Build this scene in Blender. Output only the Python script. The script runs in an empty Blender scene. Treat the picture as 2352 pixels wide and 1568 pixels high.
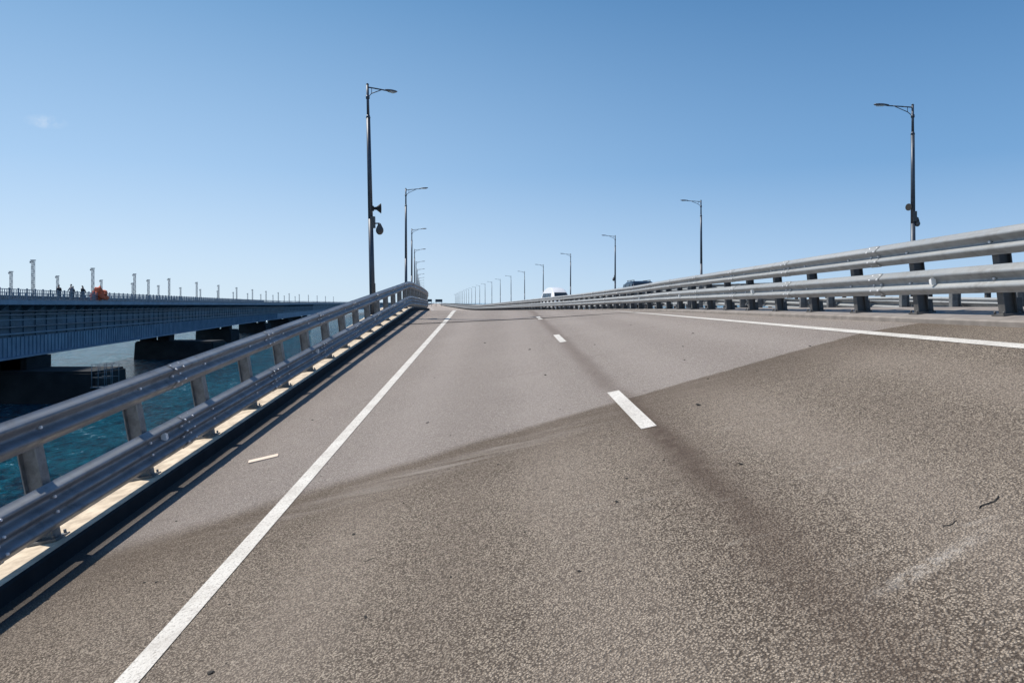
import bpy, bmesh, math, random
from mathutils import Vector, Matrix
from mathutils import noise as mn
random.seed(7)
S = bpy.context.scene
S.view_settings.view_transform='Standard'
S.view_settings.look='None'
S.view_settings.exposure=0
COL = S.collection
R = math.radians

# ------------------------------------------------------------------ camera
cd = bpy.data.cameras.new("Camera"); cam = bpy.data.objects.new("Camera", cd); COL.objects.link(cam)
cd.sensor_width=36; cd.lens=26.02; cd.shift_y=-0.0378; cd.clip_start=0.05; cd.clip_end=30000
cam.rotation_euler=(R(90),0,0); S.camera=cam

# ------------------------------------------------------------------ light
AZ=R(65); EL=R(55)
sd = Vector((-math.sin(AZ)*math.cos(EL), math.cos(AZ)*math.cos(EL), math.sin(EL)))
l = bpy.data.lights.new("Sun",'SUN'); l.energy=5.0; l.angle=R(0.5); l.color=(1,0.94,0.85)
lo = bpy.data.objects.new("Sun",l); COL.objects.link(lo); lo.rotation_euler=sd.to_track_quat('Z','Y').to_euler()
w = bpy.data.worlds.new("World"); S.world=w; w.use_nodes=True
nt=w.node_tree; bg=nt.nodes['Background']; bg.inputs[1].default_value=0.10
L=nt.links.new
def N(t,**k):
    x=nt.nodes.new(t)
    for a,v in k.items(): setattr(x,a,v)
    return x
sky=N('ShaderNodeTexSky'); sky.sky_type='NISHITA'; sky.sun_disc=False
sky.sun_elevation=EL; sky.sun_rotation=-AZ; sky.air_density=1.0; sky.dust_density=0.3; sky.ozone_density=2.5
tc=N('ShaderNodeTexCoord'); sep=N('ShaderNodeSeparateXYZ'); L(tc.outputs['Generated'],sep.inputs[0])
def ramp(stops):
    r=N('ShaderNodeValToRGB'); e=r.color_ramp.elements
    for i,(p,c) in enumerate(stops):
        el=e[i] if i<2 else e.new(p)
        el.position=p; el.color=(*c,1)
    L(sep.outputs[2],r.inputs[0]); return r.outputs[0]
rl=ramp([(0.0,(.68,.85,1.0)),(1.0,(.03,.12,.34)),(.06,(.60,.78,.99)),(.17,(.41,.63,.91)),(.38,(.18,.39,.68))])
rr=ramp([(0.0,(.49,.70,.94)),(1.0,(.02,.09,.28)),(.06,(.37,.58,.87)),(.17,(.18,.39,.70)),(.38,(.070,.22,.48))])
az=N('ShaderNodeMapRange'); az.interpolation_type='SMOOTHSTEP'; az.inputs[1].default_value=-.62; az.inputs[2].default_value=.6; L(sep.outputs[0],az.inputs[0])
gm=N('ShaderNodeMix',data_type='RGBA'); L(az.outputs[0],gm.inputs[0]); L(rl,gm.inputs[6]); L(rr,gm.inputs[7])
g10=N('ShaderNodeVectorMath',operation='SCALE'); g10.inputs[3].default_value=10.0; L(gm.outputs[2],g10.inputs[0])
ms=N('ShaderNodeMix',data_type='RGBA'); ms.inputs[0].default_value=.86; L(sky.outputs[0],ms.inputs[6]); L(g10.outputs[0],ms.inputs[7])
cdir=Vector(((105-1176)/1700,1,(695-280)/1700)).normalized()
sub=N('ShaderNodeVectorMath',operation='SUBTRACT'); sub.inputs[1].default_value=cdir
sc=N('ShaderNodeVectorMath',operation='MULTIPLY'); sc.inputs[1].default_value=(44,44,120)
ln=N('ShaderNodeVectorMath',operation='LENGTH')
mr=N('ShaderNodeMapRange'); mr.inputs[2].default_value=1.0; mr.inputs[3].default_value=.7; mr.inputs[4].default_value=0
no=N('ShaderNodeTexNoise'); no.inputs['Scale'].default_value=90; no.inputs['Detail'].default_value=6
mr2=N('ShaderNodeMapRange'); mr2.inputs[1].default_value=0.4; mr2.inputs[2].default_value=0.8
mu=N('ShaderNodeMath',operation='MULTIPLY')
mx=N('ShaderNodeMix',data_type='RGBA'); mx.inputs[7].default_value=(8.0,8.6,9.4,1)
L(tc.outputs['Generated'],sub.inputs[0]); L(sub.outputs[0],sc.inputs[0]); L(sc.outputs[0],ln.inputs[0]); L(ln.outputs['Value'],mr.inputs[0])
L(tc.outputs['Generated'],no.inputs['Vector']); L(no.outputs['Fac'],mr2.inputs[0])
L(mr.outputs[0],mu.inputs[0]); L(mr2.outputs[0],mu.inputs[1]); L(mu.outputs[0],mx.inputs[0]); L(ms.outputs[2],mx.inputs[6]); L(mx.outputs[2],bg.inputs[0])

# ------------------------------------------------------------------ materials
class NT:
    def __init__(s,m): s.t=m.node_tree; s.b=m.node_tree.nodes['Principled BSDF']
    def n(s,t,**k):
        x=s.t.nodes.new(t)
        for a,v in k.items(): setattr(x,a,v)
        return x
    def l(s,a,b): s.t.links.new(a,b)
    def val(s,inp,v):
        if isinstance(v,bpy.types.NodeSocket): s.l(v,inp)
        else: inp.default_value=v
    def math(s,op,a,b=0.0,c=None,clamp=False):
        x=s.n('ShaderNodeMath',operation=op,use_clamp=clamp); s.val(x.inputs[0],a); s.val(x.inputs[1],b)
        if c is not None: s.val(x.inputs[2],c)
        return x.outputs[0]
    def mr(s,v,a,b,c=0.0,d=1.0,smooth=False):
        x=s.n('ShaderNodeMapRange'); x.clamp=True
        if smooth: x.interpolation_type='SMOOTHSTEP'
        s.val(x.inputs[0],v)
        for i,q in enumerate((a,b,c,d)): s.val(x.inputs[i+1],q)
        return x.outputs[0]
    def noise(s,vec,scale,detail=4,rough=.55):
        x=s.n('ShaderNodeTexNoise'); s.l(vec,x.inputs['Vector']); x.inputs['Scale'].default_value=scale; x.inputs['Detail'].default_value=detail; x.inputs['Roughness'].default_value=rough
        return x.outputs['Fac']
    def vor(s,vec,scale,feat='F1',out='Distance'):
        x=s.n('ShaderNodeTexVoronoi',feature=feat); s.l(vec,x.inputs['Vector']); x.inputs['Scale'].default_value=scale
        return x.outputs[out]
    def mix(s,f,a,b,bt='MIX'):
        x=s.n('ShaderNodeMix',data_type='RGBA',blend_type=bt); s.val(x.inputs[0],f)
        for i,q in ((6,a),(7,b)):
            if isinstance(q,tuple): x.inputs[i].default_value=(*q,1) if len(q)==3 else q
            else: s.l(q,x.inputs[i])
        return x.outputs[2]
    def bump(s,h,strength,dist,nrm=None):
        x=s.n('ShaderNodeBump'); x.inputs['Strength'].default_value=strength; x.inputs['Distance'].default_value=dist; s.l(h,x.inputs['Height'])
        if nrm is not None: s.l(nrm,x.inputs['Normal'])
        return x.outputs[0]
def newmat(name,rough=.6,metal=0.0):
    m=bpy.data.materials.new(name); m.use_nodes=True; q=NT(m); q.b.inputs['Roughness'].default_value=rough; q.b.inputs['Metallic'].default_value=metal
    return m,q
def simple(name,c1,c2,scale=2.0,rough=.6,metal=0.0,detail=5,bump=0.0,streak=None,grime=None,spec=None):
    m,q=newmat(name,rough,metal); t=q.n('ShaderNodeTexCoord').outputs['Object']; t0=t
    if spec is not None: q.b.inputs['Specular IOR Level'].default_value=spec
    if streak:
        mp=q.n('ShaderNodeMapping'); mp.inputs['Scale'].default_value=streak; q.l(t,mp.inputs[0]); t=mp.outputs[0]
    f=q.noise(t,scale,detail); f=q.mr(f,.3,.7)
    c=q.mix(f,c1,c2)
    if grime:
        g=q.noise(t0,5,6,.7); g2=q.noise(t0,.8,4)
        c=q.mix(q.math('MULTIPLY',q.mr(g,.45,.72),q.mr(g2,.35,.65,.25,.8)),c,grime)
        q.l(q.mr(g,.3,.7,rough-.08,rough+.2),q.b.inputs['Roughness'])
    q.l(c,q.b.inputs['Base Color'])
    if bump: q.l(q.bump(f,bump,.01),q.b.inputs['Normal'])
    return m

# asphalt (UV: u = metres from the left edge line, v = metres along)
def asphalt(name, damaged=True):
    m,q=newmat(name,.88); q.b.inputs['Specular IOR Level'].default_value=.22
    uv=q.n('ShaderNodeUVMap',uv_map='UVMap').outputs[0]
    sx=q.n('ShaderNodeSeparateXYZ'); q.l(uv,sx.inputs[0]); u,v=sx.outputs[0],sx.outputs[1]
    big=q.noise(uv,.35,5); med=q.noise(uv,3.0,5); fine=q.noise(uv,110,3,.7); grain=q.noise(uv,42,4,.9); mott=q.noise(uv,14,6,.85)
    SC=84
    stone=q.vor(uv,SC); stone2=q.n('ShaderNodeTexVoronoi'); q.l(uv,stone2.inputs['Vector']); stone2.inputs['Scale'].default_value=SC
    bw=q.n('ShaderNodeRGBToBW'); q.l(stone2.outputs['Color'],bw.inputs[0])
    col=q.mix(q.mr(bw.outputs[0],.12,.80),(.25,.212,.178),(.80,.705,.60))
    gap=q.mr(q.math('ADD',stone,q.math('MULTIPLY',fine,.5)),.64,.88)
    col=q.mix(q.math('MULTIPLY',gap,.92),col,(.055,.043,.034))
    col=q.mix(q.mr(grain,.38,.56,.50,0),col,(.080,.065,.053))
    col=q.mix(q.mr(mott,.36,.50,.30,0),col,(.14,.115,.098))
    col=q.mix(q.mr(mott,.52,.66,0,.30),col,(.62,.55,.475))
    col=q.mix(q.mr(med,.35,.7,0,.18),col,(.24,.20,.17))
    col=q.mix(q.mr(big,.35,.7,0,.20),col,(.48,.42,.37))
    wob=q.math('MULTIPLY',q.math('SUBTRACT',big,.5),.5)
    uw=q.math('ADD',u,wob)
    for c in (.95,2.75,4.7,6.5):
        d=q.math('ABSOLUTE',q.math('SUBTRACT',uw,c)); f=q.mr(d,.1,.6,.20,0,True)
        col=q.mix(f,col,(.50,.44,.395))
    for c in (1.85,5.6):
        d=q.math('ABSOLUTE',q.math('SUBTRACT',uw,c)); f=q.mr(d,.05,.45,.16,0,True)
        col=q.mix(f,col,(.20,.165,.14))
    if damaged:
        mp=q.n('ShaderNodeMapping'); mp.inputs['Scale'].default_value=(1,.5,1); q.l(uv,mp.inputs[0])
        n1=q.noise(mp.outputs[0],1.2,6,.6); n2=q.noise(uv,7,5)
        ms_=q.n('ShaderNodeMapping'); ms_.inputs['Rotation'].default_value=(0,0,-math.atan(.37)); ms_.inputs['Scale'].default_value=(.55,5.5,1); ms_.vector_type='POINT'; q.l(uv,ms_.inputs[0])
        st=q.noise(ms_.outputs[0],1.3,6,.65)
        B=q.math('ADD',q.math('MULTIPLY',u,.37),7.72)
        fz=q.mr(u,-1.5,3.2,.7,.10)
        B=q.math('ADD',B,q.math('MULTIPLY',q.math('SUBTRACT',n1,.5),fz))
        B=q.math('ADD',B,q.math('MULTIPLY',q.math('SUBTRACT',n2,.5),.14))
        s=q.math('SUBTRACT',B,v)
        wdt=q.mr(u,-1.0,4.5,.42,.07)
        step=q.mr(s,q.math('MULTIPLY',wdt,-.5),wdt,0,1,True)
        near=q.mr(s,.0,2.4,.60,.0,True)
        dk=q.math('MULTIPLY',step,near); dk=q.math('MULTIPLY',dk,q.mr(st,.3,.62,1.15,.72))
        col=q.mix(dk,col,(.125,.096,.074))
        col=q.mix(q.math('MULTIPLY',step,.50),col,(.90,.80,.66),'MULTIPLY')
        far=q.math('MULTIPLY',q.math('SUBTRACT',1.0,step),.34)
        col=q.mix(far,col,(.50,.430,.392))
        d=q.math('ABSOLUTE',q.math('SUBTRACT',s,q.math('ADD',.75,q.math('MULTIPLY',q.math('SUBTRACT',n1,.5),.35))))
        f=q.math('MULTIPLY',q.mr(d,.02,.42,.62,0,True),q.mr(u,2.6,3.8,1,0)); f=q.math('MULTIPLY',f,q.mr(u,-.6,.7))
        f=q.math('MULTIPLY',f,q.mr(st,.42,.60)); col=q.mix(f,col,(.43,.375,.325))
        d=q.math('ABSOLUTE',q.math('SUBTRACT',u,q.math('ADD',3.80,q.math('MULTIPLY',q.math('SUBTRACT',n1,.5),.30))))
        f=q.math('MULTIPLY',q.mr(d,.0,.21,.78,0,True),q.mr(n2,.25,.55,.4,1)); f=q.math('MULTIPLY',f,q.mr(v,3.4,6.6,.30,1)); f=q.math('MULTIPLY',f,q.mr(v,9.9,8.5,.35,1))
        col=q.mix(f,col,(.085,.054,.038))
        f=q.math('MULTIPLY',q.mr(d,.1,.55,.26,0,True),q.mr(v,9.9,8.0,0,1)); col=q.mix(f,col,(.13,.093,.070))
        d=q.math('ABSOLUTE',q.math('SUBTRACT',uw,3.75)); f=q.math('MULTIPLY',q.mr(d,.03,.28,.34,0,True),q.mr(v,9.5,10.5)); col=q.mix(f,col,(.20,.155,.13))
        mp2=q.n('ShaderNodeMapping'); mp2.inputs['Rotation'].default_value=(0,0,R(-28)); mp2.inputs['Scale'].default_value=(.7,6,1); q.l(uv,mp2.inputs[0])
        n3=q.noise(mp2.outputs[0],.9,5,.6)
        f=q.math('MULTIPLY',q.mr(n3,.60,.72,0,.4),q.mr(v,9,7)); f=q.math('MULTIPLY',f,q.mr(n2,.42,.58)); f=q.math('MULTIPLY',f,q.mr(u,2.2,3.4)); col=q.mix(f,col,(.56,.50,.43))
        du=q.math('SUBTRACT',u,4.35); dv=q.math('SUBTRACT',q.math('SUBTRACT',v,3.50),q.math('MULTIPLY',du,.42))
        f=q.math('MULTIPLY',q.mr(q.math('ABSOLUTE',du),.0,.55,1,0,True),q.mr(q.math('ABSOLUTE',dv),.01,.09,1,0,True)); f=q.math('MULTIPLY',f,q.mr(q.noise(uv,18,5,.7),.40,.60,0,.65)); col=q.mix(f,col,(.70,.63,.55))
        k=q.noise(ms_.outputs[0],.75,3); f=q.math('MULTIPLY',q.mr(k,.66,.72,0,.40),q.mr(n2,.4,.6)); col=q.mix(f,col,(.09,.068,.055))
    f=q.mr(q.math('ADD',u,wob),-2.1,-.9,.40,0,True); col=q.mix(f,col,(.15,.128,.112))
    f=q.mr(q.math('ADD',u,q.math('MULTIPLY',wob,.3)),-1.86,-1.62,.75,0,True); col=q.mix(f,col,(.05,.045,.042))  # guardrail shadow beside the kerb deepened in the asphalt colour
    sp=q.vor(uv,2.2); col=q.mix(q.mr(sp,.012,.022,.8,0),col,(.03,.026,.022))
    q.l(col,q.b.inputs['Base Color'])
    h=q.math('SUBTRACT',q.math('ADD',q.math('MULTIPLY',fine,.8),q.math('MULTIPLY',grain,.8)),stone)
    b1=q.bump(h,1.0,.016); q.l(b1,q.b.inputs['Normal'])
    return m
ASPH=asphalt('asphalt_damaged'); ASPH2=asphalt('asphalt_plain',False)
def paintmat():
    m,q=newmat('road_paint',.7); t=q.n('ShaderNodeUVMap',uv_map='UVMap').outputs[0]
    a=q.noise(t,40,4,.7); b=q.noise(t,2.0,5); v=q.vor(t,84); c2=q.noise(t,9,6,.7)
    c=q.mix(q.mr(b,.35,.7),(.72,.69,.63),(.56,.525,.47)); c=q.mix(q.mr(c2,.52,.68,0,.5),c,(.38,.34,.30)); c=q.mix(q.mr(a,.52,.66,0,.8),c,(.22,.19,.165))
    q.l(c,q.b.inputs['Base Color']); q.l(q.bump(q.math('SUBTRACT',a,v),.6,.010),q.b.inputs['Normal']); return m
PAINT=paintmat()
KERB=simple('kerb_concrete',(.70,.585,.44),(.49,.40,.30),5,.85,0,6,.3,None,(.30,.24,.18))
KERBG=simple('kerb_grey_concrete',(.30,.265,.235),(.19,.165,.145),4,.85,0,6,.3)
KFACE=simple('kerb_shaded_face',(.030,.031,.034),(.015,.017,.02),3,.85,0,6,spec=.15)  # shade on the kerb's road side, painted as a near-black colour
CONC=simple('pier_concrete',(.20,.195,.185),(.12,.118,.115),.6,.9,0,6,.2)
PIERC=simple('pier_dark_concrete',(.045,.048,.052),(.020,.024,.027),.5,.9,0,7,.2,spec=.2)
GALV=simple('galvanised_steel',(.40,.41,.41),(.28,.295,.305),1.6,.5,.3,6,0,(1,.25,6),(.19,.19,.185))
GALVB=simple('weathered_galvanised_steel',(.31,.33,.355),(.18,.195,.22),1.6,.48,.3,6,0,(1,.25,6),(.10,.105,.112))
GALVD=simple('galvanised_post_steel',(.14,.135,.13),(.07,.068,.067),5,.6,.2,5)
GALVP=simple('galvanised_post_steel_pale',(.27,.275,.275),(.15,.152,.155),5,.55,.25,5,0,None,(.08,.078,.075))
BOLT=simple('bolt_glint_white',(.95,.95,.95),(.8,.8,.82),9,.25,.1)  # near-white bolt heads stand in for light glinting through beam holes
POLE=simple('lamp_pole_paint',(.085,.10,.125),(.055,.065,.085),3,.45,.3)
LAMP=simple('lamp_head_paint',(.10,.115,.14),(.07,.08,.10),6,.4,.2)
GLASS,_q=newmat('lamp_glass',.15); _q.b.inputs['Base Color'].default_value=(.55,.58,.6,1)
BLACK=simple('black_rubber',(.02,.02,.02),(.035,.033,.03),8,.8)
BSTEEL=simple('bridge_girder_paint',(.14,.215,.29),(.06,.10,.13),.35,.6,.0,8,0,(1,.4,2.2),(.05,.065,.06))
BSTEEL2=simple('bridge_flange_paint',(.25,.345,.44),(.15,.215,.29),.5,.6,.0,7)
MAST=simple('mast_steel',(.20,.22,.26),(.13,.15,.18),1.5,.5,.4)
RAILC=simple('railing_steel',(.24,.28,.34),(.16,.195,.24),1.5,.5,.3)
SIGND=simple('dark_sign_enamel',(.02,.05,.08),(.015,.04,.06),2,.5)
REFL,_q=newmat('reflector_white',.4); _q.b.inputs['Base Color'].default_value=(.9,.9,.88,1)
WOOD=simple('raw_wood',(.82,.68,.55),(.68,.54,.42),5,.7,0,5,.1,(1,8,8))
CRUMB=simple('asphalt_crumb',(.04,.035,.03),(.02,.018,.016),30,.9)
WHITEP=simple('white_car_paint',(.80,.80,.80),(.74,.74,.75),.8,.22)
DARKP=simple('dark_blue_car_paint',(.018,.03,.05),(.012,.02,.035),.8,.2,.3)
WINDOW,_q=newmat('car_window_glass',.05); _q.b.inputs['Base Color'].default_value=(.02,.03,.04,1)
TYRE=simple('tyre_rubber',(.02,.02,.02),(.03,.03,.03),8,.8)
RIM=simple('wheel_rim_alloy',(.5,.5,.52),(.42,.42,.44),8,.35,.7)
HEADL,_q=newmat('headlight_glass',.1); _q.b.inputs['Base Color'].default_value=(.8,.82,.85,1)
ORANGE=simple('orange_net',(.88,.20,.09),(.74,.13,.05),2.5,.7)
SKIN=simple('skin',(.50,.30,.21),(.44,.26,.18),8,.6)
CL1=simple('navy_cloth',(.03,.04,.07),(.02,.028,.05),6,.9)
CL2=simple('grey_cloth',(.20,.22,.27),(.14,.15,.19),6,.9)
CL3=simple('dark_cloth',(.02,.02,.025),(.03,.03,.035),6,.9)
HAIR=simple('dark_hair',(.02,.015,.012),(.03,.022,.018),20,.8)
def sea():
    m,q=newmat('sea_water',.10); q.b.inputs['IOR'].default_value=1.33; q.b.inputs['Specular IOR Level'].default_value=.4
    t=q.n('ShaderNodeTexCoord').outputs['Object']
    mp=q.n('ShaderNodeMapping'); mp.inputs['Rotation'].default_value=(0,0,R(25)); mp.inputs['Scale'].default_value=(1,.5,1); q.l(t,mp.inputs[0]); p=mp.outputs[0]
    a=q.noise(p,.05,4); b=q.noise(p,.5,5,.65); c=q.noise(p,1.7,5,.75)
    k=q.math('ADD',a,q.math('MULTIPLY',q.math('SUBTRACT',b,.5),1.6)); k=q.math('ADD',k,q.math('MULTIPLY',q.math('SUBTRACT',c,.5),2.4))
    kk_=q.mr(k,.15,.9); cc=q.mix(kk_,(.001,.034,.078),(.007,.24,.37)); cc=q.mix(q.mr(k,.93,1.03,0,.9),cc,(.62,.82,.92))
    q.l(cc,q.b.inputs['Base Color'])
    n=q.bump(b,1.0,3.6); n=q.bump(c,1.0,1.7,n); q.l(n,q.b.inputs['Normal']); return m
SEA=sea()

# ------------------------------------------------------------------ object helpers
def setup(o,label=None,cat=None,group=None,kind=None):
    if label: o['label']=label
    if cat: o['category']=cat
    if group: o['group']=group
    if kind: o['kind']=kind
    return o
def empty(name,loc,label,cat,group=None,kind=None):
    e=bpy.data.objects.new(name,None); e.location=loc; e.empty_display_size=.3; COL.objects.link(e); return setup(e,label,cat,group,kind)
def bmobj(name,bm,mats,parent=None,loc=(0,0,0),local=False,smooth=False,kind=None,label=None):
    if not local: bm.transform(Matrix.Translation(-Vector(loc)))
    me=bpy.data.meshes.new(name); bm.normal_update(); bm.to_mesh(me); bm.free()
    for m in (mats if isinstance(mats,(list,tuple)) else [mats]): me.materials.append(m)
    if smooth:
        for p in me.polygons: p.use_smooth=True
    o=bpy.data.objects.new(name,me); COL.objects.link(o)
    if parent is None: o.location=loc
    else:
        o.parent=parent; o.location=Vector(loc)-(Vector(parent.location) if not local else Vector((0,0,0)))
    if kind: o['kind']=kind
    if label: o['label']=label
    return o
def box(bm,c,s,rot=None,mat=0,taper=None):
    vs=[]
    for x in (-.5,.5):
        for y in (-.5,.5):
            for z in (-.5,.5):
                k=1 if (taper is None or z<0) else taper
                v=Vector((x*s[0]*k,y*s[1]*k,z*s[2]))
                if rot: v=rot@v
                vs.append(bm.verts.new(v+Vector(c)))
    for f in ((0,1,3,2),(4,6,7,5),(0,4,5,1),(2,3,7,6),(0,2,6,4),(1,5,7,3)):
        fc=bm.faces.new([vs[i] for i in f]); fc.material_index=mat
def tube(bm,p1,p2,r1,r2=None,n=8,mat=0,cap=True):
    p1=Vector(p1);p2=Vector(p2); r2=r1 if r2 is None else r2
    d=(p2-p1).normalized(); a=Vector((0,0,1)) if abs(d.z)<.9 else Vector((1,0,0)); x=d.cross(a).normalized(); y=d.cross(x)
    A=[];B=[]
    for i in range(n):
        t=2*math.pi*i/n; o=x*math.cos(t)+y*math.sin(t); A.append(bm.verts.new(p1+o*r1)); B.append(bm.verts.new(p2+o*r2))
    for i in range(n):
        j=(i+1)%n; f=bm.faces.new((A[i],A[j],B[j],B[i])); f.material_index=mat; f.smooth=True
    if cap:
        bm.faces.new(A[::-1]).material_index=mat; bm.faces.new(B).material_index=mat
def ball(bm,c,s,seg=12,mat=0,rot=None):
    M=Matrix.Translation(Vector(c))@((rot.to_4x4()) if rot else Matrix())@Matrix.Diagonal((*s,1))
    r=bmesh.ops.create_uvsphere(bm,u_segments=seg,v_segments=max(6,seg//2),radius=1,matrix=M)
    for v in r['verts']:
        for f in v.link_faces: f.material_index=mat; f.smooth=True

# ------------------------------------------------------------------ road alignment
XT={}
x=-2.15+.0172*40
Y=-40
while Y<=2600:
    XT[Y]=x
    sl=-.0172 if Y<30 else (-.0172-(.12-.0172)*(Y-30)/30 if Y<60 else (-.12 if Y<300 else (-.12+.02*min(1,(Y-300)/300))))
    x+=sl; Y+=1
def XL(Y):
    i=math.floor(Y); f=Y-i; return XT[i]*(1-f)+XT[i+1]*f
def smin(a,b,k=.12):
    h=max(k-abs(a-b),0)/k; return min(a,b)-h*h*k*.25
def zf(Y):
    return -smin(.38+.0112*(Y-36),1.9,.4)
def zabc(Y):
    f=zf(Y)
    return smin(-2.435+.0572*Y,f+.005), smin(-1.47+.0297*Y,f-.005), smin(-.443+.0023*Y,f+.01)
def kk(Y): return .966+.034*min(1,max(0,Y/38))
def slopeL(Y):
    a,b,c=zabc(Y); return (b-a)/3.75
def slopeR(Y):
    a,b,c=zabc(Y); return (c-b)/3.75*.6
def Z(u,Y):
    a,b,c=zabc(Y)
    if u<=3.75: return a+(b-a)*u/3.75
    if u<=7.5: return b+(c-b)*(u-3.75)/3.75
    return c+slopeR(Y)*(u-7.5)
def Z2(u,Y): return smin(-1.0+.016*Y,zf(Y))
def frame(u,Y,deck=1):
    if deck==2: 
        return Vector((XL(Y)+u,Y,Z2(u,Y))),Vector((1,0,0)),Vector((0,0,1)),0.0
    b=math.atan(slopeL(Y) if u<4 else slopeR(Y))
    return Vector((XL(Y)+u*kk(Y),Y,Z(u,Y))),Vector((math.cos(b),0,math.sin(b))),Vector((-math.sin(b),0,math.cos(b))),b
def stations(a,b):
    s=[];y=a
    while y<b:
        s.append(y); y+= 1 if y<70 else (4 if y<300 else 25)
    s.append(b); return s
END=1800
def sweep(bm,u0,prof,ys,deck=1,closed=False,mat=0,smooth=False,cap=False,mats=None):
    rings=[]
    for y in ys:
        p,r,up,b=frame(u0,y,deck); rings.append([bm.verts.new(p+r*d+up*h) for d,h in prof])
    n=len(prof)
    for a,b in zip(rings,rings[1:]):
        for i in range(n if closed else n-1):
            j=(i+1)%n; f=bm.faces.new((a[i],a[j],b[j],b[i])); f.material_index=mats[i] if mats else mat; f.smooth=smooth
    if cap and closed:
        bm.faces.new(rings[0]); bm.faces.new(rings[-1][::-1])
def strip(bm,us,ys,deck,h,uvl):
    g=[]
    for y in ys:
        row=[]
        for u in us:
            p,r,up,b=frame(u,y,deck)
            row.append(bm.verts.new(p+Vector((0,0,h))))
        g.append(row)
    for i in range(len(ys)-1):
        for j in range(len(us)-1):
            f=bm.faces.new((g[i][j],g[i][j+1],g[i+1][j+1],g[i+1][j])); f.smooth=True
            for lp,(uu,yy) in zip(f.loops,((us[j],ys[i]),(us[j+1],ys[i]),(us[j+1],ys[i+1]),(us[j],ys[i+1]))):
                lp[uvl].uv=(uu,yy)
def uvbm():
    bm=bmesh.new(); return bm,bm.loops.layers.uv.new('UVMap')

ys=stations(-8,END)
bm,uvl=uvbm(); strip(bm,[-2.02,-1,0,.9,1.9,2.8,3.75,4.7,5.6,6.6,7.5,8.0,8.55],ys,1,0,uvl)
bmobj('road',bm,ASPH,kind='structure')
bm,uvl=uvbm(); strip(bm,[12.4,14,16,18,20,21.6],ys,2,0,uvl); bmobj('road',bm,ASPH2,kind='structure')
def cut(a,b):
    return sorted(set([a,b]+[float(k) for k in range(math.ceil(a),math.floor(b)+1)]))
bm,uvl=uvbm(); strip(bm,[-.09,0,.09],ys,1,.006,uvl); bmobj('road_marking',bm,PAINT,kind='structure')
bm,uvl=uvbm(); strip(bm,[7.41,7.5,7.59],ys,1,.006,uvl); bmobj('road_marking',bm,PAINT,kind='structure')
bm,uvl=uvbm()
y=7.4-10.3
while y<500:
    h=.006 if y<60 else .02
    strip(bm,[3.67,3.75,3.83],cut(y,y+2.4),1,h,uvl); y+=10.3
bmobj('road_marking',bm,PAINT,kind='structure')
bm,uvl=uvbm(); strip(bm,[13.1,13.25],ys,2,.006,uvl); strip(bm,[20.8,20.95],ys,2,.006,uvl); bmobj('road_marking',bm,PAINT,kind='structure')
bm,uvl=uvbm(); strip(bm,[-2,0,2,3.75,5.5,7.5,8.5],[28.8,28.9,29,29.06],1,.011,uvl); bmobj('expansion_joint',bm,CRUMB,kind='structure')

def deckbody(u0,u1,deck,name):
    bm=bmesh.new(); rings=[]
    for y in ys:
        ring=[]
        for u,h in ((u0,-.3),(u0,-.55),(u0+2.2,-.9),(u0+2.6,-3.4),(u1-2.6,-3.4),(u1-2.2,-.9),(u1,-.55),(u1,-.3)):
            p,r,up,b=frame(u,y,deck); ring.append(bm.verts.new(p+up*h))
        rings.append(ring)
    for a,b in zip(rings,rings[1:]):
        for i in range(8):
            j=(i+1)%8; bm.faces.new((a[i],a[j],b[j],b[i]))
    bm.faces.new(rings[0])
    return bmobj(name,bm,CONC,kind='structure')
deckbody(-3.5,9.9,1,'bridge_deck'); deckbody(11.3,23.8,2,'bridge_deck')
def kerb(u0,prof,deck,mt,mats=None):
    bm=bmesh.new(); sweep(bm,u0,prof,stations(-8,END),deck,True,cap=True,mats=mats); bmesh.ops.recalc_face_normals(bm,faces=bm.faces[:]); return bmobj('kerb',bm,mt,kind='structure')
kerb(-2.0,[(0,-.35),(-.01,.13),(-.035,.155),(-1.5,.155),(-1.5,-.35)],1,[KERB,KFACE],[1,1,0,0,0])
kerb(8.5,[(0,-.35),(.02,.06),(.045,.08),(1.4,.08),(1.4,-.35)],1,[KERBG])
kerb(12.45,[(0,-.35),(-.02,.11),(-.045,.13),(-1.15,.13),(-1.15,-.35)],2,[KERBG])
kerb(21.5,[(0,-.35),(.02,.11),(.045,.13),(2.3,.13),(2.3,-.35)],2,[KERBG])
def pier(u,y,deck,grp):
    p,_,_,_=frame(u,y,deck); zt=p.z-3.5; o_=(p.x,y,-11)
    e=empty('bridge_pier',o_,'grey concrete bridge pier standing in the sea','bridge pier',grp)
    bm=bmesh.new(); box(bm,(p.x,y,zt-.8),(8,2.2,1.6)); bmobj('pier_cap',bm,CONC,e,o_)
    for dx in (-2.5,2.5):
        bm=bmesh.new(); tube(bm,(p.x+dx,y,-9),(p.x+dx,y,zt-1.6),.8,n=16); bmobj('pier_column',bm,CONC,e,o_)
    bm=bmesh.new(); box(bm,(p.x,y,-10.2),(10,5,2.6)); bmobj('pier_foundation',bm,CONC,e,o_)
for i in range(5):
    pier(3,-3+i*63,1,'piers of the road bridge'); pier(17,-3+i*63,2,'piers of the road bridge')

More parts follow.
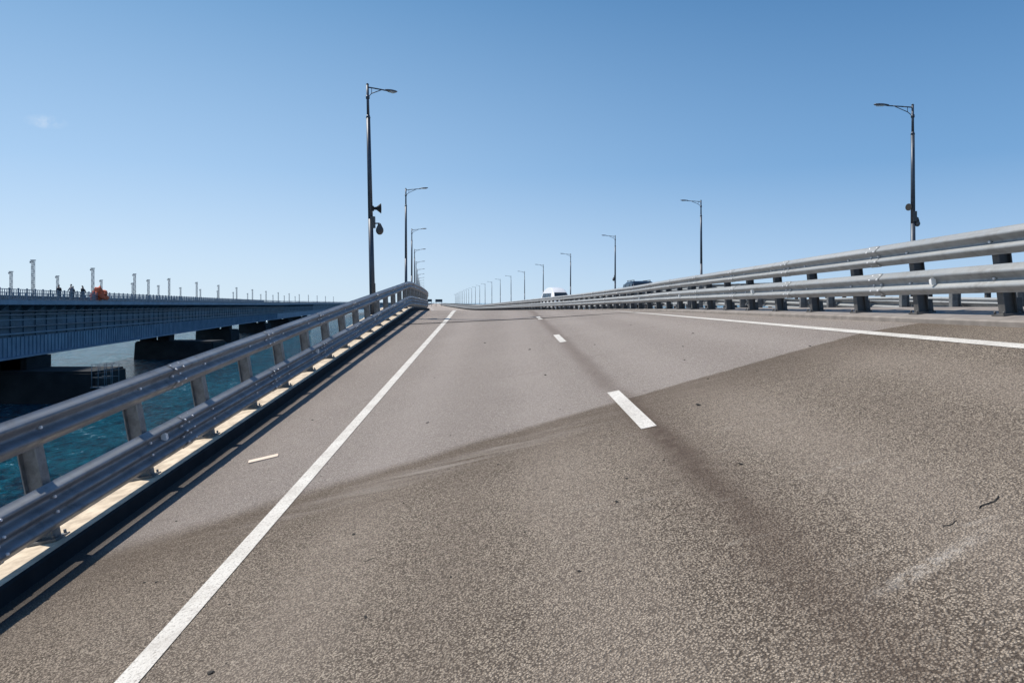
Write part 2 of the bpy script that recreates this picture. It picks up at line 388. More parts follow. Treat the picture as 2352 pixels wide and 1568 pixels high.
# ------------------------------------------------------------------ guardrails
def wave(side,off,h0,H,nw,amp=.042,n=None):
    n=n or nw*8
    return [(side*(off+amp-amp*math.cos(2*math.pi*nw*i/n)),h0+H*i/n) for i in range(n+1)]
def postmesh(H,side,blocks,d=.19,wd=.13,mt=None):
    bm=bmesh.new(); t=.014
    box(bm,(0,0,H/2),(d-2*t,t,H))
    box(bm,(-d/2+t/2,0,H/2),(t,wd,H)); box(bm,(d/2-t/2,0,H/2),(t,wd,H))
    box(bm,(0,0,.012),(.30,.24,.024))
    for sx in (-.12,.12):
        for sy in (-.09,.09): tube(bm,(sx,sy,.024),(sx,sy,.06),.014,n=6)
    for sy in (-.04,.04):
        box(bm,(side*-.13,sy,.12),(.06,.012,.18))
    for (a,b) in blocks:
        box(bm,(side*(d/2+.02),0,(a+b)/2),(.038,.10,(b-a)*.75))
    me=bpy.data.meshes.new('post'); bm.to_mesh(me); bm.free(); me.materials.append(mt or GALVD); return me
def guardrail(u_post,side,deck,y0,rails,H,kh,label,grp,bolts=False,spacing=2.0,mt=None,d=.19,wd=.13,amp=.042,pm=None):
    p0,_,_,_=frame(u_post,y0,deck)
    e=empty('guardrail',p0,label,'guardrail',grp)
    yy=stations(y0-.7,END)
    boff=d/2+.035
    for (h0,hh,nw) in rails:
        bm=bmesh.new(); sweep(bm,u_post,wave(side,boff,h0,hh,nw,amp),yy,deck,smooth=True)
        y=y0+1
        while y<90:
            sweep(bm,u_post,wave(side,boff+.009,h0-.006,hh+.012,nw,amp),[y-.17,y+.17],deck,smooth=True)
            y+=4
        if bolts:
            y=y0+1
            while y<60:
                p,r,up,b=frame(u_post,y,deck)
                for dy in (-.12,.12):
                    dv=Vector((XL(y+dy)-XL(y),dy,Z(u_post,y+dy)-Z(u_post,y)))
                    for i in range(nw+1):
                        h=h0+hh*i/nw; h=min(max(h,h0+.03),h0+hh-.03)
                        q=p+r*side*(boff+.012)+up*h+dv
                        tube(bm,q,q+r*side*.026,.018,.014,n=6,mat=1)
                    for i in range(nw):
                        h=h0+hh*(i+.5)/nw; q=p+r*side*(boff+2*amp)+up*h+dv
                        tube(bm,q,q+r*side*.022,.018,.013,n=6,mat=1)
                y+=4
            y=y0
            while y<60:
                p,r,up,b=frame(u_post,y,deck)
                for i in range(1,nw):
                    q=p+r*side*(boff+.004)+up*(h0+hh*i/nw); tube(bm,q,q+r*side*.025,.022,.016,n=6,mat=1)
                y+=spacing
        bmobj('rail_beam',bm,[mt or GALV,BOLT],e,p0)
    me=postmesh(H-kh,side,[(a-kh,a+b-kh) for a,b,c in rails],d,wd,pm)
    for i in range(99):
        y=y0+i*spacing; p,r,up,b=frame(u_post,y,deck)
        o=bpy.data.objects.new('post',me); COL.objects.link(o); o.parent=e; o.location=p+up*kh-p0; o.rotation_euler=(0,-b,0)
    bm=bmesh.new(); y=y0+99*spacing
    while y<900:
        p,r,up,b=frame(u_post,y,deck); box(bm,p+up*(kh+(H-kh)/2),(.19,.13,H-kh)); y+=spacing*(1 if y<500 else 2)
    bmobj('post',bm,GALVD,e,p0,kind='stuff')
    return e,p0
railsL=[(.265,.45,3),(1.09,.34,2)]
railsR=[(.385,.37,2),(.875,.345,2)]
grp='guardrails along the bridge'
g1,g1p=guardrail(-2.33,1,1,1.3,railsL,1.36,.155,'grey steel guardrail with two corrugated beams beside the shoulder',grp,True,mt=GALVB,pm=GALVP)
g2,g2p=guardrail(9.0,-1,1,3.6,railsR,1.17,.08,'pale galvanised guardrail with two beams between the carriageways',grp,True,d=.17,wd=.13,amp=.042)
g3,g3p=guardrail(12.0,1,2,6,[(.42,.31,2),(.98,.32,2)],1.26,.13,'galvanised steel guardrail lining the far carriageway',grp,pm=GALVP)
g4,g4p=guardrail(21.95,-1,2,20,[(.42,.31,2),(.93,.32,2)],1.20,.13,'galvanised steel guardrail on the outer bridge edge',grp)
for (g,gp,u,s,lst,h,of) in ((g1,g1p,-2.33,1,(9.6,17.6,25.6,33.6),.56,.15),(g2,g2p,9.0,-1,(10.9,18.9,26.9,34.9),.58,.15)):
    for y in lst:
        p,r,up,b=frame(u,y,1); q=p+r*s*of+up*h
        bm=bmesh.new()
        a=[q+Vector((0,-.03,0))-up*.05,q+Vector((0,.03,0))-up*.03,q+Vector((0,.03,0))+up*.03,q+Vector((0,-.03,0))+up*.05]
        o=r*s*.07
        va=[bm.verts.new(v) for v in a]; vb=[bm.verts.new(v+o) for v in a]
        bm.faces.new(va); bm.faces.new(vb[::-1])
        for i in range(4): bm.faces.new((va[i],vb[i],vb[(i+1)%4],va[(i+1)%4]))
        bmesh.ops.recalc_face_normals(bm,faces=bm.faces[:]); bmobj('reflector',bm,REFL,g,gp)

# ------------------------------------------------------------------ street lamps
def lamp_parts():
    H=10.0
    bm=bmesh.new(); tube(bm,(0,0,0),(0,0,4.2),.125,.105,16); tube(bm,(0,0,4.2),(0,0,8.6),.105,.085,16); tube(bm,(0,0,8.6),(0,0,H),.062,.055,12)
    tube(bm,(0,0,8.55),(0,0,8.68),.10,.07,16); tube(bm,(0,0,H),(0,0,H+.05),.07,.02,12)
    box(bm,(0,0,.02),(.45,.45,.04)); 
    for a in range(4): box(bm,(.16*math.cos(a*math.pi/2),.16*math.sin(a*math.pi/2),.13),(.10 if a%2==0 else .014,.10 if a%2 else .014,.22))
    box(bm,(.125,0,1.2),(.02,.14,.4)); pole=bm
    bm=bmesh.new(); pts=[(0,0,H-.12),(.45,0,H-.08),(.95,0,H-.04),(1.25,0,H-.02)]
    for a,b in zip(pts,pts[1:]): tube(bm,a,b,.030,.028,10)
    tube(bm,(0,0,H-.55),(.25,0,H-.34),.020,.020,8); tube(bm,(.25,0,H-.34),(.85,0,H-.07),.020,.020,8); tube(bm,(.25,0,H-.34),(.25,0,H-.11),.014,.014,6)
    tube(bm,(0,0,H-.62),(0,0,H-.48),.085,.085,12); arm=bm
    bm=bmesh.new()
    secs=[(1.15,.05,.035),(1.25,.09,.05),(1.45,.15,.065),(1.65,.16,.06),(1.80,.12,.045),(1.86,.05,.02)]
    rings=[]
    for xx,wy,hz in secs:
        rings.append([bm.verts.new((xx,wy*math.cos(t),H+.0+ (xx-1.15)*.06+hz*math.sin(t)*(1 if math.sin(t)>0 else .6))) for t in [2*math.pi*i/12 for i in range(12)]])
    for a,b in zip(rings,rings[1:]):
        for i in range(12): bm.faces.new((a[i],a[(i+1)%12],b[(i+1)%12],b[i])).smooth=True
    bm.faces.new(rings[0]); bm.faces.new(rings[-1][::-1]); bmesh.ops.recalc_face_normals(bm,faces=bm.faces[:]); head=bm
    bm=bmesh.new(); box(bm,(1.55,0,H-.02),(.36,.2,.02)); glass=bm
    out=[]
    for n,b,m in (('pole',pole,POLE),('arm',arm,POLE),('lamp_head',head,LAMP),('lamp_glass',glass,GLASS)):
        me=bpy.data.meshes.new(n); b.to_mesh(me); b.free(); me.materials.append(m); out.append((n,me))
    return out
LP=lamp_parts()
def lamp(u,y,deck,side,zb,lean=0,yaw=0,label=''):
    p,_,_,_=frame(u,y,deck)
    e=empty('street_lamp',(p.x,y,p.z+zb),label,'street lamp','street lamps along the bridge')
    e.rotation_euler=(0,lean,(0 if side>0 else math.pi)+yaw)
    for n,me in LP:
        o=bpy.data.objects.new(n,me); COL.objects.link(o); o.parent=e
    return e
YL=[32.3]+[61.5+30.2*i for i in range(24)]
YR=[36.2+31.6*i for i in range(24)]
stdl='dark grey steel street lamp with single arm on bridge edge'
lampL=[lamp(-3.95 if i else -3.38,y,1,1,.12 if i else .10,lean=R(-1.9) if i==0 else R(random.uniform(-.3,.3)),yaw=R(random.uniform(-4,4)) if i else R(57),
      label='tall street lamp with loudspeakers, leaning slightly on bridge edge' if i==0 else stdl) for i,y in enumerate(YL)]
lampR=[lamp(22.9+min(1.4,.009*(y-60)) if i else 22.45,y,2,-1,.1,lean=R(random.uniform(-.3,.3)),yaw=R(random.uniform(-5,5)),
      label='street lamp with loudspeaker and camera on its pole' if i in(0,2) else stdl) for i,y in enumerate(YR)]
def horn(e,z,dx,face,yaw=0,k=1.0):
    bm=bmesh.new(); tube(bm,(0,0,z+.02),(dx*.4,0,z+.02),.03,n=8); tube(bm,(dx*.25,0,z),(dx*.7,0,z),.06,.07,12); tube(bm,(dx*.7,0,z),(dx*1.15,face*.05,z),.07,.21*k,16); tube(bm,(dx*1.15,face*.05,z),(dx*1.2,face*.055,z),.22*k,.22*k,16)
    box(bm,(dx*.2,0,z),(.14,.16,.22)); o=bmobj('loudspeaker',bm,BLACK,e,local=True); o.rotation_euler=(0,0,yaw)
def cambox(e,z,dx,yaw=0,k=1.0):
    bm=bmesh.new(); tube(bm,(0,0,z+.15),(dx*.35,0,z+.2),.03,n=8); box(bm,(dx*.18,0,z+.25),(.18,.22,.5)); tube(bm,(dx*.7,0,z+.2),(dx*.7,0,z+.02),.05,.13*k,14); tube(bm,(dx*.35,0,z+.2),(dx*.7,0,z+.2),.03,n=8); ball(bm,(dx*.7,0,z-.1),(.17*k,.17*k,.2*k),16); o=bmobj('dome_camera',bm,GALVD,e,local=True); o.rotation_euler=(0,0,yaw)
horn(lampL[0],4.65,.38,1,R(-57)); cambox(lampL[0],3.80,.55,R(-57))
horn(lampR[0],5.0,.2,1,0,.8); cambox(lampR[0],4.3,-.3,0,.75)
cambox(lampR[2],4.2,.3)

# ------------------------------------------------------------------ debris
def surf(u,y,h=0): 
    p,r,up,b=frame(u,y,1); return p+up*h
e0=surf(-.98,9.75)
bm=bmesh.new(); box(bm,(0,0,.010),(.38,.13,.014)); bmesh.ops.bevel(bm,geom=bm.edges[:],offset=.003,segments=1,affect='EDGES')
o=bmobj('wooden_slat',bm,WOOD,None,e0,local=True); o.location=e0; o.rotation_euler=(R(3.3),-math.atan(slopeL(9.7)),R(16)); setup(o,'short pale wooden slat lying on the asphalt shoulder','piece of wood')
def crumb_mesh(seed,flat=.5):
    rr=random.Random(seed); bm=bmesh.new(); bmesh.ops.create_icosphere(bm,subdivisions=2,radius=1)
    ax=rr.uniform(.6,1.4)
    for v in bm.verts:
        k=rr.uniform(.7,1.2); v.co=Vector((v.co.x*k*ax,v.co.y*k,max(v.co.z*k*flat,-.15)))
    me=bpy.data.meshes.new('asphalt_lump'); bm.to_mesh(me); bm.free(); me.materials.append(CRUMB); return me
CM=[crumb_mesh(i) for i in range(5)]
spots=[(4.4,7.9,.032),(4.9,9.3,.018),(4.1,5.6,.022),(1.0,6.0,.022),(3.1,5.4,.022),(1.4,4.4,.015),(2.7,4.35,.018),(.55,4.15,.020),(-.2,5.0,.012),(.3,5.1,.012),(2.2,7.2,.014),(1.6,9.0,.02),(1.2,10.1,.02),(5.5,13,.025),(3.0,12.5,.03),(6.2,15,.025),(4.3,16,.03),(-.9,12,.022),(.9,14.5,.025),(5.1,11.3,.025),(6.6,10.2,.025),(2.4,5.2,.012),(1.9,4.7,.011),(3.4,7.6,.014),(-1.2,7.6,.015),(2.9,17,.03),(5.8,20,.035),(1.8,20,.035),(-.6,5.9,.014),(3.9,4.9,.012)]
for i in range(70):
    y=random.uniform(4.2,18); spots.append((random.uniform(-1.6,min(8,y*.7)),y,random.uniform(.005,.013)))
for i,(u,y,s) in enumerate(spots):
    o=bpy.data.objects.new('asphalt_lump',CM[i%5]); COL.objects.link(o); o.location=surf(u,y,s*.1); o.scale=(s,s*random.uniform(.5,1),s*random.uniform(.4,.8)); o.rotation_euler=(0,-.25,random.uniform(0,6)); setup(o,'small dark lump of broken asphalt on the road','debris','lumps of asphalt scattered on the road')
def strip_mesh(seed):
    rr=random.Random(seed); bm=bmesh.new(); prev=None; n=9
    for i in range(n):
        x_=-.5+i/(n-1); y_=.06*math.sin(i*.9+seed)+rr.uniform(-.03,.03); wd_=.035*math.sin(math.pi*(i+.4)/n)+.006; z_=.03+.04*abs(math.sin(i*1.3))
        cur=[bm.verts.new((x_,y_-wd_,.0)),bm.verts.new((x_,y_,z_)),bm.verts.new((x_,y_+wd_,.0))]
        if prev:
            for k in range(3): bm.faces.new((prev[k],cur[k],cur[(k+1)%3],prev[(k+1)%3]))
        prev=cur
    me=bpy.data.meshes.new('rubber_strip'); bm.to_mesh(me); bm.free(); me.materials.append(CRUMB); return me
RM=[strip_mesh(i) for i in range(3)]
for i,(u,y,s,a) in enumerate([(4.92,3.95,.19,28),(4.62,3.82,.10,18),(1.25,5.35,.09,20),(3.3,3.6,.05,40),(.1,4.6,.06,30),(1.7,4.9,.05,10),(2.6,6.1,.07,15)]):
    o=bpy.data.objects.new('rubber_strip',RM[i%3]); COL.objects.link(o); p,r,up,b=frame(u,y,1)
    o.location=p+up*.002; o.scale=(s,s,s*.5); o.rotation_euler=(R(1.5),-b if u<4 else -math.atan(slopeR(y)/.6),R(a)); setup(o,'thin torn strip of black rubber on the asphalt','debris','rubber strips scattered on the road')

# ------------------------------------------------------------------ vehicles
def vehicle(name,loc,yaw,label,cat,paint,prof,glassf,W,wheels,rw,heads,roofin=.86,s=(1,1,1)):
    e=empty(name,loc,label,cat); e.rotation_euler=(0,0,yaw); e.scale=s
    bm=bmesh.new(); zs=[z for _,z in prof]; zb=glassf
    xs=[-.5,-.47,-.38,0,.38,.47,.5]; ins=[.09,.03,0,-.01,0,.03,.09]
    rings=[]
    for xx,i_ in zip(xs,ins):
        ring=[]
        for (yy,zz) in prof:
            k=1-(1-roofin)*max(0,(zz-zb)/(max(zs)-zb)) if zz>zb else 1
            sh=1-i_*.6
            ring.append(bm.verts.new((xx*W*k,yy*sh,zz-(i_*1.3 if zz>zb else 0))))
        rings.append(ring)
    n=len(prof)
    for a,b in zip(rings,rings[1:]):
        for i in range(n): bm.faces.new((a[i],a[(i+1)%n],b[(i+1)%n],b[i])).smooth=True
    bm.faces.new(rings[0]); bm.faces.new(rings[-1][::-1]); bmesh.ops.recalc_face_normals(bm,faces=bm.faces[:])
    o=bmobj('body',bm,paint,e,local=True); md=o.modifiers.new('Bevel','BEVEL'); md.width=.05; md.segments=3; md.limit_method='ANGLE'
    for (x_,y_) in wheels:
        we=bpy.data.objects.new('wheel',None); COL.objects.link(we); we.parent=e; we.location=(x_,y_,rw)
        bm=bmesh.new(); tube(bm,(-.11,0,0),(.11,0,0),rw,n=24); bmobj('tyre',bm,TYRE,we,local=True)
        bm=bmesh.new(); tube(bm,(-.115,0,0),(.115,0,0),rw*.6,n=16); bmobj('rim',bm,RIM,we,local=True)
    for (x_,y_,z_) in heads:
        bm=bmesh.new(); ball(bm,(x_,y_,z_),(.16,.06,.09),12); bmobj('headlight',bm,HEADL,e,local=True)
    return e
def quad(e,name,pts,mat,th=.015):
    bm=bmesh.new(); a=[Vector(p) for p in pts]; nrm=(a[1]-a[0]).cross(a[2]-a[0]).normalized()
    va=[bm.verts.new(p) for p in a]; vb=[bm.verts.new(p+nrm*th) for p in a]
    bm.faces.new(va[::-1]); bm.faces.new(vb); n=len(a)
    for i in range(n): bm.faces.new((va[i],va[(i+1)%n],vb[(i+1)%n],vb[i]))
    bmobj(name,bm,mat,e,local=True)
vy=82; vx=XL(vy)+12.2
ve=vehicle('white_van',(vx,vy,Z2(14,vy)+.01),R(14),'white rounded van driving behind the guardrail','van',WHITEP,
 [(-2.7,.35),(-2.75,.75),(-2.6,1.12),(-2.05,1.38),(-1.75,1.72),(-1.35,2.08),(-.95,2.32),(-.4,2.50),(.3,2.60),(1.3,2.56),(2.1,2.36),(2.55,1.95),(2.8,1.3),(2.8,.4)],1.40,2.05,
 [(-.9,-1.8),(.9,-1.8),(-.9,1.8),(.9,1.8)],.36,[(-.72,-2.66,.95),(.72,-2.66,.95)],.68,(1,1,1.0))
quad(ve,'windshield',[(-.80,-2.04,1.42),(.80,-2.04,1.42),(.68,-1.50,1.98),(-.68,-1.50,1.98)],WINDOW,.03)
for s in(-1,1):
    for (y0,y1) in ((-1.35,-.35),(-.2,.9),(1.05,2.0)):
        pts=[(s*1.02,y0,1.45),(s*1.02,y1,1.45),(s*.90,y1,1.92),(s*.90,y0+(.35 if y0<-1 else 0),1.92)]
        quad(ve,'side_window',pts if s>0 else pts[::-1],WINDOW)
cy=54; cx=XL(cy)+13.5
ce=vehicle('dark_suv',(cx,cy,Z2(14,cy)+.01),R(8),'dark blue off-road car driving behind the guardrail','car',DARKP,
 [(-2.3,.35),(-2.38,.7),(-2.25,1.0),(-1.1,1.15),(-.45,1.72),(-.1,1.86),(1.4,1.86),(1.9,1.75),(2.25,1.2),(2.35,.9),(2.3,.35)],1.15,1.95,
 [(-.85,-1.45),(.85,-1.45),(-.85,1.4),(.85,1.4)],.36,[(-.7,-2.3,.82),(.7,-2.3,.82)],.82,(.98,1.0,1.15))
quad(ce,'windshield',[(-.80,-1.06,1.22),(.80,-1.06,1.22),(.70,-.47,1.73),(-.70,-.47,1.73)],WINDOW)
for s in(-1,1):
    for (y0,y1) in ((-.75,.1),(.2,1.05),(1.15,1.8)):
        pts=[(s*.985,y0,1.2),(s*.985,y1,1.2),(s*.87,y1-.05,1.68),(s*.87,y0+(.35 if y0<-.5 else 0),1.68)]
        quad(ce,'side_window',pts if s>0 else pts[::-1],WINDOW)
bm=bmesh.new(); 
for s in(-.62,.62): tube(bm,(s,-.1,1.92),(s,1.6,1.92),.02,n=8); [box(bm,(s,q,1.885),(.03,.06,.06)) for q in (-.05,.7,1.5)]
bmobj('roof_rack',bm,BLACK,ce,local=True)

# ------------------------------------------------------------------ distant signs
for (px,gy,wd,zt) in ((987,430,2.6,1.3),(1008,400,3.8,1.1)):
    X=(px-1176)/1700*gy; zb=zf(gy)
    e=empty('road_sign',(X,gy,zb),'dark blue road information sign on two posts','road sign','signs over the far road')
    bm=bmesh.new(); box(bm,(X,gy,zt),(wd,.12,1.5)); bmobj('sign_panel',bm,SIGND,e,(X,gy,zb))
    for s in(-.4,.4):
        bm=bmesh.new(); tube(bm,(X+wd*s,gy+.2,zb),(X+wd*s,gy+.2,zt+.7),.12); bmobj('sign_post',bm,MAST,e,(X,gy,zb))

# ------------------------------------------------------------------ sea
bm=bmesh.new(); vs=[bm.verts.new(p) for p in ((-14000,-3000,-11),(14000,-3000,-11),(14000,16000,-11),(-14000,16000,-11))]; bm.faces.new(vs)
bmobj('sea',bm,SEA,kind='structure')

# ------------------------------------------------------------------ railway bridge
def RX(Y): return -36.3-.2*Y+ (0 if Y<160 else .00013*(Y-160)**2 if Y<500 else .00013*340**2+.088*(Y-500))
def RZ(Y): return .3-.003*(Y-75) if Y<300 else .3-.675
rb=empty('railway_bridge',(RX(84),84,-11),'long blue-grey steel girder railway bridge over the sea','bridge')
RL=Vector(rb.location)
rys=[20+i*4 for i in range(75)]+[320+i*20 for i in range(60)]
def rsweep(bm,prof,mat=0,closed=True):
    rings=[[bm.verts.new((RX(y)+d,y,RZ(y)+h)) for d,h in prof] for y in rys]; n=len(prof)
    for a,b in zip(rings,rings[1:]):
        for i in range(n): bm.faces.new((a[i],a[(i+1)%n],b[(i+1)%n],b[i])).material_index=mat
    bm.faces.new(rings[0]); bm.faces.new(rings[-1][::-1])
GB=-6.2
bm=bmesh.new(); rsweep(bm,[(0,0),(0,-.42),(-15,-.42),(-15,0)]); bmesh.ops.recalc_face_normals(bm,faces=bm.faces[:]); bmobj('deck',bm,BSTEEL2,rb,RL)
bm=bmesh.new(); rsweep(bm,[(-1.5,-.42),(-1.5,GB),(-13.5,GB),(-13.5,-.42)])
bmesh.ops.recalc_face_normals(bm,faces=bm.faces[:])
def rp(y,d,h): return Vector((RX(y)+d,y,RZ(y)+h))
y=22
while y<420:
    box(bm,rp(y,-1.44,(GB-.42)/2),(.12,.06,-GB-.5))
    a=[rp(y,-.1,-.42),rp(y,-1.5,-1.5),rp(y,-1.5,-.42)]; vv=[bm.verts.new(p) for p in a]; ww=[bm.verts.new(p+Vector((0,.05,0))) for p in a]
    bm.faces.new(vv); bm.faces.new(ww[::-1]); bm.faces.new((vv[0],vv[1],ww[1],ww[0]))
    y+=3.0
bmobj('girder',bm,BSTEEL,rb,RL)
bm=bmesh.new()
rsweep(bm,[(-.7,GB+.15),(-.7,GB-.05),(-2.2,GB-.05),(-2.2,GB+.15)]); rsweep(bm,[(-1.2,-3.55),(-1.2,-3.70),(-1.52,-3.70),(-1.52,-3.55)]); rsweep(bm,[(.03,-.05),(.03,-.5),(-.02,-.5),(-.02,-.05)])
rsweep(bm,[(-1.36,-2.1),(-1.36,-2.2),(-1.52,-2.2),(-1.52,-2.1)])
rsweep(bm,[(-1.30,-4.0),(-1.30,GB+.15),(-1.48,GB+.15),(-1.48,-4.0)])
y=22
while y<300:
    box(bm,rp(y,-1.25,(GB-3.9)/2),(.09,.06,-GB-4.1)); y+=1.0
bmesh.ops.recalc_face_normals(bm,faces=bm.faces[:]); bmobj('flange',bm,BSTEEL2,rb,RL)
for d in (-.1,-14.9):
    bm=bmesh.new()
    for h in (1.15,.8,.45,.15): rsweep(bm,[(d,h),(d-.07,h),(d-.07,h-.07),(d,h-.07)])
    y=22
    while y<600:
        box(bm,rp(y,d-.02,.60),(.12,.12,1.3)); y+=2.0 if y<300 else 4
    y=22
    if d>-1:
        while y<260:
            box(bm,rp(y,d-.02,.60),(.05,.08,1.05)); y+=.5
    bmesh.ops.recalc_face_normals(bm,faces=bm.faces[:]); bmobj('railing',bm,RAILC,rb,RL)
bm=bmesh.new(); rsweep(bm,[(-2.2,0),(-2.2,.55),(-3.0,.55),(-3.0,0)]); bmobj('cable_trough',bm,CONC,rb,RL)
for d,h in((-1.05,-1.2),(-1.05,-1.6),(-1.15,-2.9)):
    bm=bmesh.new()
    for a,b in zip(rys[:75],rys[1:75]): tube(bm,rp(a,d,h),rp(b,d,h),.09,n=6,cap=False)
    bmobj('service_pipe',bm,MAST,rb,RL)
for i in range(-1,6):
    y=84+63*i; c=rp(y,0,0); k=0 if i<2 else -5.5
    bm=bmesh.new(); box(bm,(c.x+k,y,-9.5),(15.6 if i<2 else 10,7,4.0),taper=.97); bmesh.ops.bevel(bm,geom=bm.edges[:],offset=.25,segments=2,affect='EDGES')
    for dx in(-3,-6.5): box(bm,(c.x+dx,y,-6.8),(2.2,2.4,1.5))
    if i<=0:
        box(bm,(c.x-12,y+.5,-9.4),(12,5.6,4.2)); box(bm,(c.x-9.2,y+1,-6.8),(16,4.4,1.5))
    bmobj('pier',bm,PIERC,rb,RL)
    if i==0:
        bm=bmesh.new(); x0=c.x+8.6
        for k in range(4):
            for q in(-.8,.8): tube(bm,(x0+.7*(k-1.5),y+q-3,-9.2),(x0+.7*(k-1.5),y+q-3,-6.6),.035,n=6)
        for h in(-9.1,-8.1,-7.3,-6.7):
            for q in(-.8,.8): tube(bm,(x0-1.1,y+q-3,h),(x0+1.1,y+q-3,h),.028,n=6)
        box(bm,(x0,y-3,-9.2),(2.4,1.7,.08)); bmobj('access_platform',bm,BSTEEL,rb,RL)
def mastmesh(H):
    bm=bmesh.new(); wd=.13
    for a in(-wd,wd):
        for b in(-.10,.10): tube(bm,(a,b,0),(a,b,H),.03,n=5)
    n=int(H/.4)
    for i in range(n):
        z0=H*i/n; z1=H*(i+1)/n; s=1 if i%2 else -1
        for b in(-.10,.10): tube(bm,(-wd*s,b,z0),(wd*s,b,z1),.02,n=4)
    box(bm,(0,0,H+.04),(.42,.34,.08)); box(bm,(0,0,.05),(.7,.5,.1))
    tube(bm,(-.32,0,H-.2),(-.05,0,H-.2),.03,n=6); tube(bm,(-.32,0,H-.28),(-.32,0,H-.05),.06,n=8)
    me=bpy.data.meshes.new('catenary_mast'); bm.to_mesh(me); bm.free(); me.materials.append(MAST); return me
MM=mastmesh(4.4); MM2=mastmesh(3.9)
def mast(d,me,yy):
    p=rp(yy,d,0); o=bpy.data.objects.new('catenary_mast',me); COL.objects.link(o); o.location=p
    setup(o,'short steel lattice mast on the railway bridge deck','mast','catenary masts along the railway bridge')
for y_ in (61.5,81.6,99.7,118,139,162,186,211,238,266,296,327,360,394,430,468,508): mast(-.45,MM,y_+.6)
for y_ in (99,114,133,151,170,190,212,235,260,287,316,347,380,416): mast(-10.9,MM2,y_)
mast(-2,MM2,131.5)

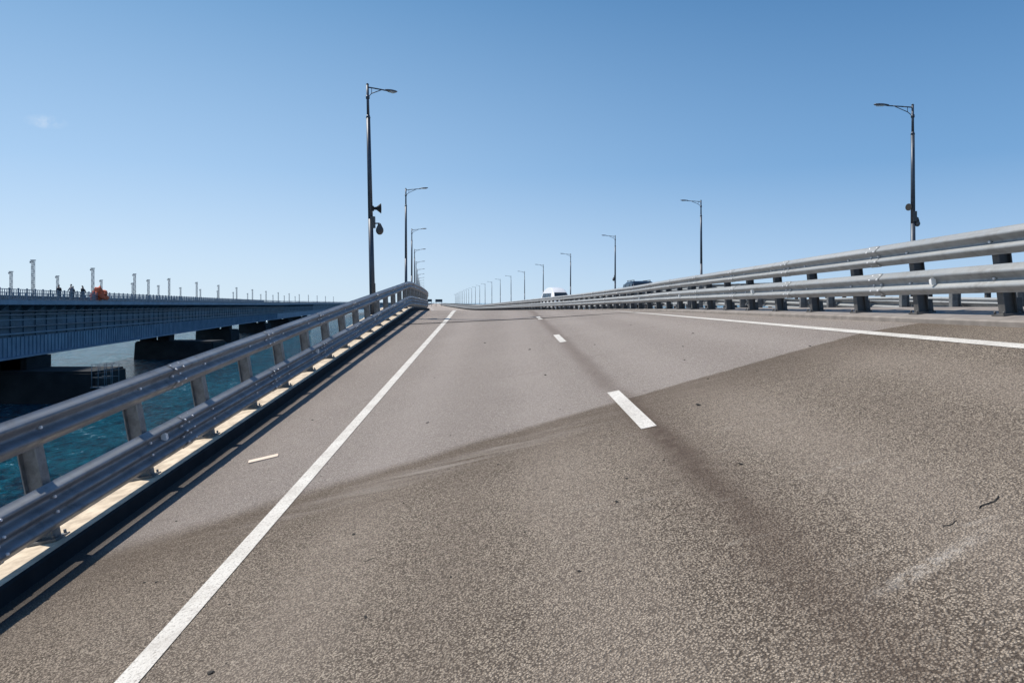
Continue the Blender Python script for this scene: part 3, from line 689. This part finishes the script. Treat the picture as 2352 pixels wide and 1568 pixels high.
# ------------------------------------------------------------------ people on the railway bridge
def person(loc,yaw,cloth,trousers,label,pose,s=1.0):
    e=empty('person',loc,label,'person'); e.rotation_euler=(0,0,yaw); e.scale=(s,s,s)
    def skinmesh(name,vs,es,rs,mat,root=0):
        me=bpy.data.meshes.new(name); me.from_pydata(vs,es,[]); me.materials.append(mat)
        o=bpy.data.objects.new(name,me); COL.objects.link(o); o.parent=e
        m=o.modifiers.new('Skin','SKIN'); m.use_smooth_shade=True
        for i,r_ in enumerate(rs): me.skin_vertices[0].data[i].radius=r_ if isinstance(r_,tuple) else (r_,r_)
        me.skin_vertices[0].data[root].use_root=True
        o.modifiers.new('Sub','SUBSURF').levels=1; o.modifiers['Sub'].render_levels=1
        return o
    a=pose
    V=[(0,0,.95),(0,0,1.15),(0,0,1.38),(0,0,1.50),(0,-.01,1.58),(0,-.02,1.70),
       (-.20,0,1.40),(-.26,a[0],1.13),(-.24,a[0]-.12,.90),(.20,0,1.40),(.26,a[1],1.13),(.24,a[1]-.12,.92),
       (-.10,0,.88),(-.12,a[2],.50),(-.13,a[3],.09),(-.13,a[3]-.16,.04),(.10,0,.88),(.12,-a[2],.50),(.13,-a[3],.09),(.13,-a[3]-.16,.04)]
    E=[(0,1),(1,2),(2,3),(3,4),(4,5),(2,6),(6,7),(7,8),(2,9),(9,10),(10,11),(0,12),(12,13),(13,14),(14,15),(0,16),(16,17),(17,18),(18,19)]
    Rr=[(.16,.12),(.15,.11),(.18,.12),.06,.075,.085,.065,.048,.034,.065,.048,.034,.10,.065,.045,.04,.10,.065,.045,.04]
    skinmesh('body',V,E,Rr,SKIN)
    skinmesh('jacket',[(0,0,.86),(0,0,1.15),(0,0,1.38),(0,0,1.46),(-.20,0,1.40),(-.26,a[0],1.13),(-.245,a[0]-.09,.97),(.20,0,1.40),(.26,a[1],1.13),(.245,a[1]-.09,.97)],
       [(0,1),(1,2),(2,3),(2,4),(4,5),(5,6),(2,7),(7,8),(8,9)],[(.19,.14),(.18,.13),(.20,.14),.075,.08,.062,.052,.08,.062,.052],cloth,1)
    skinmesh('trousers',[(0,0,.93),(-.10,0,.86),(-.12,a[2],.50),(-.13,a[3],.12),(.10,0,.86),(.12,-a[2],.50),(.13,-a[3],.12)],[(0,1),(1,2),(2,3),(0,4),(4,5),(5,6)],[(.17,.13),.12,.08,.062,.12,.08,.062],trousers)
    bm=bmesh.new(); ball(bm,(0,.02,1.74),(.095,.105,.085),12); bmobj('hair',bm,HAIR,e,local=True)
person(rp(91.0,-1.2,.14),R(20),CL3,CL1,'person in dark jacket standing by the bridge railing',(.05,-.05,-.03,.04))
person(rp(92.6,-1.9,.14),R(200),CL1,CL3,'person in navy jacket beside the bridge railing',(-.1,.02,.05,-.05),.97)
person(rp(95.0,-1.3,.14),R(-30),CL2,CL1,'tall person in grey jacket walking on the bridge',(-.16,.1,-.12,.12),1.1)
person(rp(97.2,-1.9,.14),R(150),CL3,CL1,'person in black jacket facing away on the bridge',(-.06,.1,.05,-.08),1.0)
person(rp(98.6,-1.2,.14),R(80),CL3,CL3,'person in black clothes standing near an orange tarpaulin',(-.1,-.2,.04,-.04),1.05)
person(rp(99.9,-1.6,.14),R(40),CL1,CL1,'person in navy clothes beside an orange tarpaulin',(-.08,-.1,.06,-.04),.98)
bm=bmesh.new()
for a,b in zip(rys[15:22],rys[16:22]):
    c=[rp(a,-.8,.14),rp(a,-2.1,.14),rp(b,-2.1,.14),rp(b,-.8,.14)]; v1=[bm.verts.new(p) for p in c]; v2=[bm.verts.new(p-Vector((0,0,.13))) for p in c]
    bm.faces.new(v1[::-1]); bm.faces.new(v2)
    for i in range(4): bm.faces.new((v1[i],v1[(i+1)%4],v2[(i+1)%4],v2[i]))
bmesh.ops.recalc_face_normals(bm,faces=bm.faces[:]); bmobj('walkway',bm,MAST,rb,RL)
p=rp(101.8,-.15,0)
bm=bmesh.new(); bmesh.ops.create_icosphere(bm,subdivisions=5,radius=1)
for v in bm.verts:
    n_=mn.noise(v.co*1.7+Vector((3,1,7)))*.65+mn.noise(v.co*5)*.22; c=v.co*(1+n_); z_=max(c.z,-.8)*.95+.9
    k=1.15-.25*z_; v.co=Vector((c.x*1.05*k,c.y*.9*k,z_))
for f in bm.faces: f.smooth=True
o=bmobj('orange_tarpaulin',bm,ORANGE,None,p,local=True); o.location=p; setup(o,'crumpled orange tarpaulin bundled against the bridge railing','tarpaulin')
